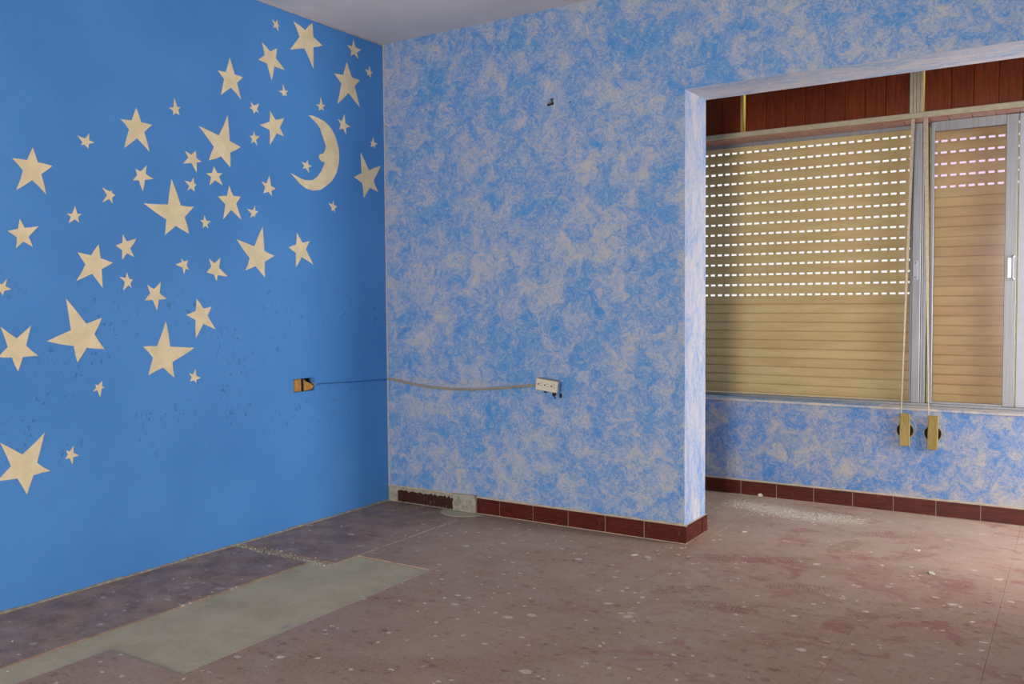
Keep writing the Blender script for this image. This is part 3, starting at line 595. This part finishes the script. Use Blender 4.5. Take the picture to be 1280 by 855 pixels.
def shutter(label, x0, x1, zb, nclosed, mat, y=SY):
    e = empty('roller_shutter', ((x0+x1)/2, y, zb), label, 'roller shutter'); z = 0.0; W_ = x1-x0
    variants = [obj('slat', slat_mesh(W_), mat, e, (0, 0, 0)) for _ in range(3)]
    shut = obj('slat', slat_mesh(W_, True), mat, e, (0, 0, 0))
    k = 0
    while zb + z < 2.10:
        o = shut if k == 0 else (again(shut, 'slat', (0, 0, 0), e) if k < nclosed else (variants[k-nclosed] if k-nclosed < 3 else again(variants[random.randrange(3)], 'slat', (0, 0, 0), e)))
        o.location = (random.uniform(-0.003, 0.003), random.uniform(-0.0006, 0.0006), z)
        if k < nclosed: o.location.y += 0.0; z += 0.0508
        else: z += 0.0587
        k += 1
    obj('bottom_bar', bx(-W_/2, -0.006, -0.010, W_/2, 0.006, -0.0005, bev=0.001), mat, e)
    return e
# closed slats overlap the strip of the slat below: shift the strips behind by leaning each slat forward
shutter('wide beige roller shutter left of the mullion with fifteen rows of lit slots', 1.19, 2.476, 0.5655, 10, M['slat'])
shutter('narrow beige roller shutter behind the glazed sash with five rows of lit slots', 2.552, 4.16, 0.5655-0.013, 21, M['slat2'])

# shutter box over the window
sb = empty('shutter_box', (2.6, D, 1.985), 'dark red wooden shutter box with cream rail above the window', 'shutter box')
SB = Vector((-2.6, -D, -1.985))
def sbp(n, bm, m, par=sb):
    o = obj(n, bm, m, par)
    if par is sb: o.location = SB
    return o
def plank(x0, x1):
    bm = bx(x0+0.0006, D+0.004, 2.030, x1-0.0006, D+0.016, 2.48)
    es = [e for e in bm.edges if all(v.co.y < D+0.005 for v in e.verts) and abs(e.verts[0].co.x-e.verts[1].co.x) < 1e-5]
    bmesh.ops.bevel(bm, geom=es, offset=0.002, segments=1, affect='EDGES'); sbp('plank', bm, M['plank'])
left = [1.20, 1.305, 1.408, 1.511, 1.612]
for a, b in zip(left, left[1:]): plank(a, b)
sbp('gap_edge', bx(1.6125, D+0.006, 2.030, 1.626, D+0.016, 2.48), M['block'])
left = [1.640, 1.757, 1.861, 1.965, 2.067, 2.168, 2.267, 2.368, 2.480]
for a, b in zip(left, left[1:]): plank(a, b)
right = [2.549, 2.669, 2.767, 2.875, 2.976, 3.08, 3.184, 3.288, 3.392, 3.496, 3.60, 3.704, 3.808, 3.912, 4.016, 4.19]
for a, b in zip(right, right[1:]): plank(a, b)
bm = bmesh.new()
for a, b in ((2.481, 2.497), (2.498, 2.512), (2.513, 2.528), (2.529, 2.543)): box(bm, a, D-0.002, 2.030, b, D+0.016, 2.48, bev=0.0015)
sbp('post', bm, M['rail'])
sbp('rail', bx(1.16, D-0.003, 2.003, 4.19, D+0.022, 2.030, bev=0.003), M['rail'])
bm = box(bx(1.16, D+0.0185, 2.032, 1.6245, D+0.0215, 2.48), 1.6425, D+0.0185, 2.032, 2.5415, D+0.0215, 2.48); sbp('gap_light_stop', box(bm, 2.552, D+0.0185, 2.032, 4.19, D+0.0215, 2.48), M['dark'])  # added dark sheet, keeps daylight out of the plank joints
sbp('gap_glow_strip', bx(1.6255, D+0.020, 2.031, 1.6415, D+0.023, 2.48), M['glow']); sbp('gap_glow_strip', bx(2.5425, D+0.020, 2.031, 2.551, D+0.023, 2.48), M['glow'])  # added translucent strips, stand in for daylight shining through the gaps
edges = [1.17]+[1.305+0.1035*k for k in range(27)]
for a, b in zip(edges, edges[1:]):
    if a > 2.45 and a < 2.52: continue
    sbp('soffit_plank', bx(a+0.0012, D+0.0225, 2.000, b-0.0012, SY-0.016, 2.009, bev=0.001), M['soffit'])
tag_s = None

# straps hanging from the box, with their winders
def ribbon(pts, wds, th=0.0012):
    """pts centre line, wds (half width vector) at each"""
    bm = bmesh.new(); rows = []
    for p, h in zip(pts, wds):
        p, h = Vector(p), Vector(h); nrm = h.cross(Vector((0, 0, 1))).normalized()*th
        rows.append([bm.verts.new(p-h-nrm), bm.verts.new(p+h-nrm), bm.verts.new(p+h+nrm), bm.verts.new(p-h+nrm)])
    for a, b in zip(rows, rows[1:]):
        for i in range(4): bm.faces.new((a[i], a[(i+1) % 4], b[(i+1) % 4], b[i]))
    bm.faces.new(rows[0]); bm.faces.new(list(reversed(rows[-1]))); bmesh.ops.recalc_face_normals(bm, faces=bm.faces); return bm
def strap(label, top, bot, w0, w1, tw0, tw1):
    n = 14; P = []; Wd = []
    for i in range(n+1):
        t = i/n; p = Vector(top).lerp(Vector(bot), t); a = tw0 + (tw1-tw0)*t; w_ = w0 + (w1-w0)*t
        P.append(p); Wd.append(Vector((math.cos(a), math.sin(a), 0))*w_/2)
    return tag(obj('shutter_strap', ribbon(P, Wd), M['strap'], None), label, 'strap')
strap('cream webbing strap hanging slanted in front of the wide shutter', (2.498, D+0.003, 2.001), (2.462, D-0.022, 0.512), 0.017, 0.010, 0.2, 1.3)
strap('straight cream webbing strap in front of the window mullion', (2.556, D+0.003, 2.001), (2.590, D-0.022, 0.512), 0.022, 0.010, 0.1, 1.3)
def winder(label, x, zt, zb, lean):
    e = empty('strap_winder', (x, D, zb), label, 'strap winder')
    bm = bx(-0.024, -0.018, 0, 0.024, -0.004, zt-zb, bev=0.0025)
    b = obj('cover_block', bm, M['block'], e); b.rotation_euler = (0, lean, 0)
    zc = (zt-zb)*0.47
    bm = disc(bmesh.new(), (0, -0.0003, zc), 0.043, (0, -1, 0), 0.003, 28); obj('recess_rim', bm, M['plaster'], e)
    obj('recess_shade', disc(bmesh.new(), (0, -0.0034, zc), 0.039, (0, -1, 0), 0.004 if False else 0.0005, 28), M['dark'], e)  # dark disc stands in for the shade inside the round recess
    n = 16; pts = [(0.020 + 0.034*math.sin(PI*i/n)**0.8, -0.012, (zt-zb)*(0.86 - 0.62*i/n)) for i in range(n+1)]
    obj('strap_loop', tube(bmesh.new(), pts, 0.0022, 6), M['strap'], e); return e
winder('yellow wooden strap winder block under the window, left of the pair', 2.479, 0.514, 0.347, 0.0)
winder('yellow wooden strap winder block under the window, right of the pair', 2.608, 0.510, 0.338, 0.02)

# ------------------------------------------------------------------ electrics
# open wall box in the blue wall
e = empty('wall_box', (0, -0.6215, 0.6625), 'broken open double wall box with ochre lid in the blue wall', 'wall box')
bm = bmesh.new(); y0, y1, h = -0.0725, 0.0725, 0.064
box(bm, -0.048, y0, 0, -0.045, y1, h); obj('box_back', bm, M['dark'], e)
obj('gang_cover', bx(-0.012, y0+0.001, 0.001, -0.006, y0+0.058, h-0.002, bev=0.002), M['ochre'], e)
obj('divider', bx(-0.03, y0+0.062, 0.001, -0.003, y0+0.067, h-0.002), M['black'], e)
bm = bmesh.new()
for k in range(26):
    yy = y0+0.072+random.uniform(0, 0.022); crumb(bm, -0.02+random.uniform(-.004, .006), yy, random.uniform(0.004, 0.05), random.uniform(.005, .011), 1.0)
o = obj('broken_plaster', bm, M['ochre'], e)
bm = bmesh.new(); prism(bm, [(-0.010, y0+0.072, 0.002), (-0.010, y1-0.026, 0.004), (-0.010, y1-0.008, 0.018), (-0.010, y1-0.020, 0.030), (-0.010, y1-0.040, 0.040), (-0.010, y0+0.080, 0.050), (-0.010, y0+0.070, 0.060)], (0.006, 0, 0)); obj('plaster_lump', bm, M['ochre'], e)
bm = bmesh.new(); tube(bm, [(-0.02, y1-0.02, 0.03), (-0.004, y1-0.012, 0.036), (0.003, y1+0.004, 0.031)], 0.0022, 6); tube(bm, [(-0.02, y1-0.03, 0.02), (-0.002, y1-0.012, 0.022), (0.003, y1+0.003, 0.030)], 0.0018, 6); obj('wire', bm, M['cable'], e)
# conduit from the box to the corner, painted over in blue
tag(obj('conduit', tube(bmesh.new(), [(0.003, -0.545+i*0.0535, 0.692-0.018*i/10+0.001*math.sin(i)) for i in range(11)], 0.0062, 8, 0.45), M['bcable']), 'blue painted cable running from the wall box to the corner', 'cable')
# sagging cable on the back wall and the plaster that fills the chase above it
cab = [(0.012, 0.679), (0.09, 0.670), (0.18, 0.656), (0.30, 0.645), (0.45, 0.641), (0.58, 0.645), (0.70, 0.655), (0.82, 0.668), (0.90, 0.677), (0.972, 0.688)]
tag(obj('sagging_cable', tube(bmesh.new(), [(x, -0.006, z) for x, z in cab], 0.0065, 8), M['cable']), 'pale cable sagging along the sponged wall to the power strip', 'cable')
bm = bmesh.new(); pts = [(x, -0.0004, z+0.004) for x, z in cab] + [(0.86, -0.0004, 0.694), (0.6, -0.0004, 0.692), (0.35, -0.0004, 0.690), (0.15, -0.0004, 0.690), (0.02, -0.0004, 0.690)]
prism(bm, pts, (0, -0.0025, 0)); tag(obj('trim_6', bm, mat_sponge('chase_filler_paint', (182, 176, 176), (104, 148, 196), 0.33)), kind='structure')
# power strip
e = empty('power_strip', (1.040, -0.0008, 0.687), 'aged white three socket power strip fixed to the sponged wall', 'power strip'); e.rotation_euler = (0, 0.115, 0)
wv, hh, dp = 0.126, 0.056, 0.030
obj('housing', bx(-wv/2, -dp, -hh/2, wv/2-0.004, 0, hh/2, bev=0.003), M['socket'], e)
o = obj('side_cap', bx(wv/2-0.0035, -dp+0.002, -hh/2+0.002, wv/2+0.004, 0, hh/2-0.002, bev=0.002), M['bsocket'], e); o['label'] = 'end cap smeared with blue paint'
obj('top_lip', bx(-wv/2, -dp+0.001, hh/2+0.0003, wv/2-0.004, -0.001, hh/2+0.0025), M['plaster'], e)
for k in range(3):
    cx = -0.040 + 0.037*k
    s_ = obj('socket', disc(bmesh.new(), (cx, -dp-0.0003, 0.002), 0.0155, (0, -1, 0), 0.0016, 20), M['socket'], e)
    for dx, dz, r in ((-0.006, 0.0, 0.0042), (0.008, 0.007, 0.0019), (0.008, -0.005, 0.0019), (0.002, 0.012, 0.0012)): obj('pin_hole', disc(bmesh.new(), (cx+dx, -dp-0.0022, 0.002+dz), r, (0, -1, 0), 0.0005, 10), M['dark'], s_)
bm = bmesh.new(); tube(bm, [(-0.022, -0.012, -0.029), (-0.018, -0.014, -0.036), (-0.010, -0.014, -0.037), (-0.004, -0.012, -0.029)], 0.0022, 6); tube(bm, [(0.030, -0.012, -0.029), (0.034, -0.014, -0.045), (0.044, -0.010, -0.058)], 0.0022, 6)
box(bm, 0.028, -0.02, -0.046, 0.044, -0.006, -0.0285, bev=0.003); obj('black_wires', bm, M['black'], e)
tag(obj('loose_plug', bx(1.098, -0.014, 0.628, 1.110, -0.001, 0.650, bev=0.004), M['black']), 'small black wire end hanging below the power strip', 'wire end')
# knocked-out hole high on the sponged wall
bm = bmesh.new(); box(bm, 1.0502, 0.030, 2.052, 1.0678, 0.034, 2.076)
e = empty('wall_hole', (1.06, 0.0, 2.06), 'small dark hole with a grey wire stub high on the sponged wall', 'wall hole')
o = obj('cavity', bm, M['dark'], e); o.location = (-1.06, 0, -2.06)
bm = bmesh.new(); n = 14
for i in range(n):
    a = 2*PI*i/n; crumb(bm, 1.059 + 0.0145*math.cos(a)*random.uniform(.8, 1.1), 0, 0, 0.004, 0.5)
bm.free()
bm = bmesh.new(); pts = [(1.036, -0.001, 2.046), (1.044, -0.001, 2.052), (1.060, -0.001, 2.050), (1.0655, -0.001, 2.060), (1.060, -0.001, 2.063), (1.052, -0.001, 2.058), (1.046, -0.001, 2.060)]
prism(bm, pts, (0, -0.006, 0)); o = obj('wire_stub', bm, plain('grey_wire', (110, 118, 120)), e); o.location = (-1.06, 0, -2.06)
for (x0, x1, z0, z1) in ((1.034, 1.0505, 2.040, 2.049), (1.0495, 1.070, 2.043, 2.0535)):
    o = obj('chipped_edge', bx(x0, -0.0012, z0, x1, -0.0002, z1), M['dark'], e); o.location = (-1.06, 0, -2.06)
tag(obj('nail', disc(bmesh.new(), (1.161, -0.0003, 2.043), 0.0035, (0, -1, 0), 0.004, 10), M['black']), 'small dark nail in the sponged wall right of the hole', 'nail')

# ------------------------------------------------------------------ stars and moon on the blue wall
def flat_shape(name, pts, mat, th=0.0016):
    cy = sum(p[0] for p in pts)/len(pts); cz = sum(p[1] for p in pts)/len(pts)
    bm = bmesh.new(); prism(bm, [(0, y-cy, z-cz) for y, z in pts], (th, 0, 0))
    bmesh.ops.triangulate(bm, faces=[f for f in bm.faces if len(f.verts) > 4])
    return obj(name, bm, mat, None, (0.0004, cy, cz))
def inter(a, b, c, d):
    x1, y1 = a; x2, y2 = b; x3, y3 = c; x4, y4 = d
    den = (x1-x2)*(y3-y4) - (y1-y2)*(x3-x4); t_ = ((x1-x3)*(y3-y4) - (y1-y3)*(x3-x4))/den
    return (x1+t_*(x2-x1), y1+t_*(y2-y1))
for tips, label in STARS:
    pts = []; n = 5; cy = sum(p[0] for p in tips)/5; cz = sum(p[1] for p in tips)/5
    size = max(math.hypot(a[0]-cy, a[1]-cz) for a in tips)
    for i in range(n):
        q = inter(tips[i-1], tips[(i+1) % n], tips[i], tips[(i+2) % n])
        q = (q[0]+(q[0]-cy)*0.09, q[1]+(q[1]-cz)*0.09)
        a = tips[i]; j = lambda s: random.uniform(-s, s)*size*0.018
        pts.append(a); pts.append(((a[0]+q[0])/2+j(1), (a[1]+q[1])/2+j(1))); pts.append(q)
        b = tips[(i+1) % n]; pts.append(((b[0]+q[0])/2+j(1), (b[1]+q[1])/2+j(1)))
    tag(flat_shape('star', pts, M['star']), label, 'star', 'cream stars on the blue wall')
tag(flat_shape('crescent_moon', MOON, M['star']), 'cream crescent moon with a round nose on the blue wall', 'moon')
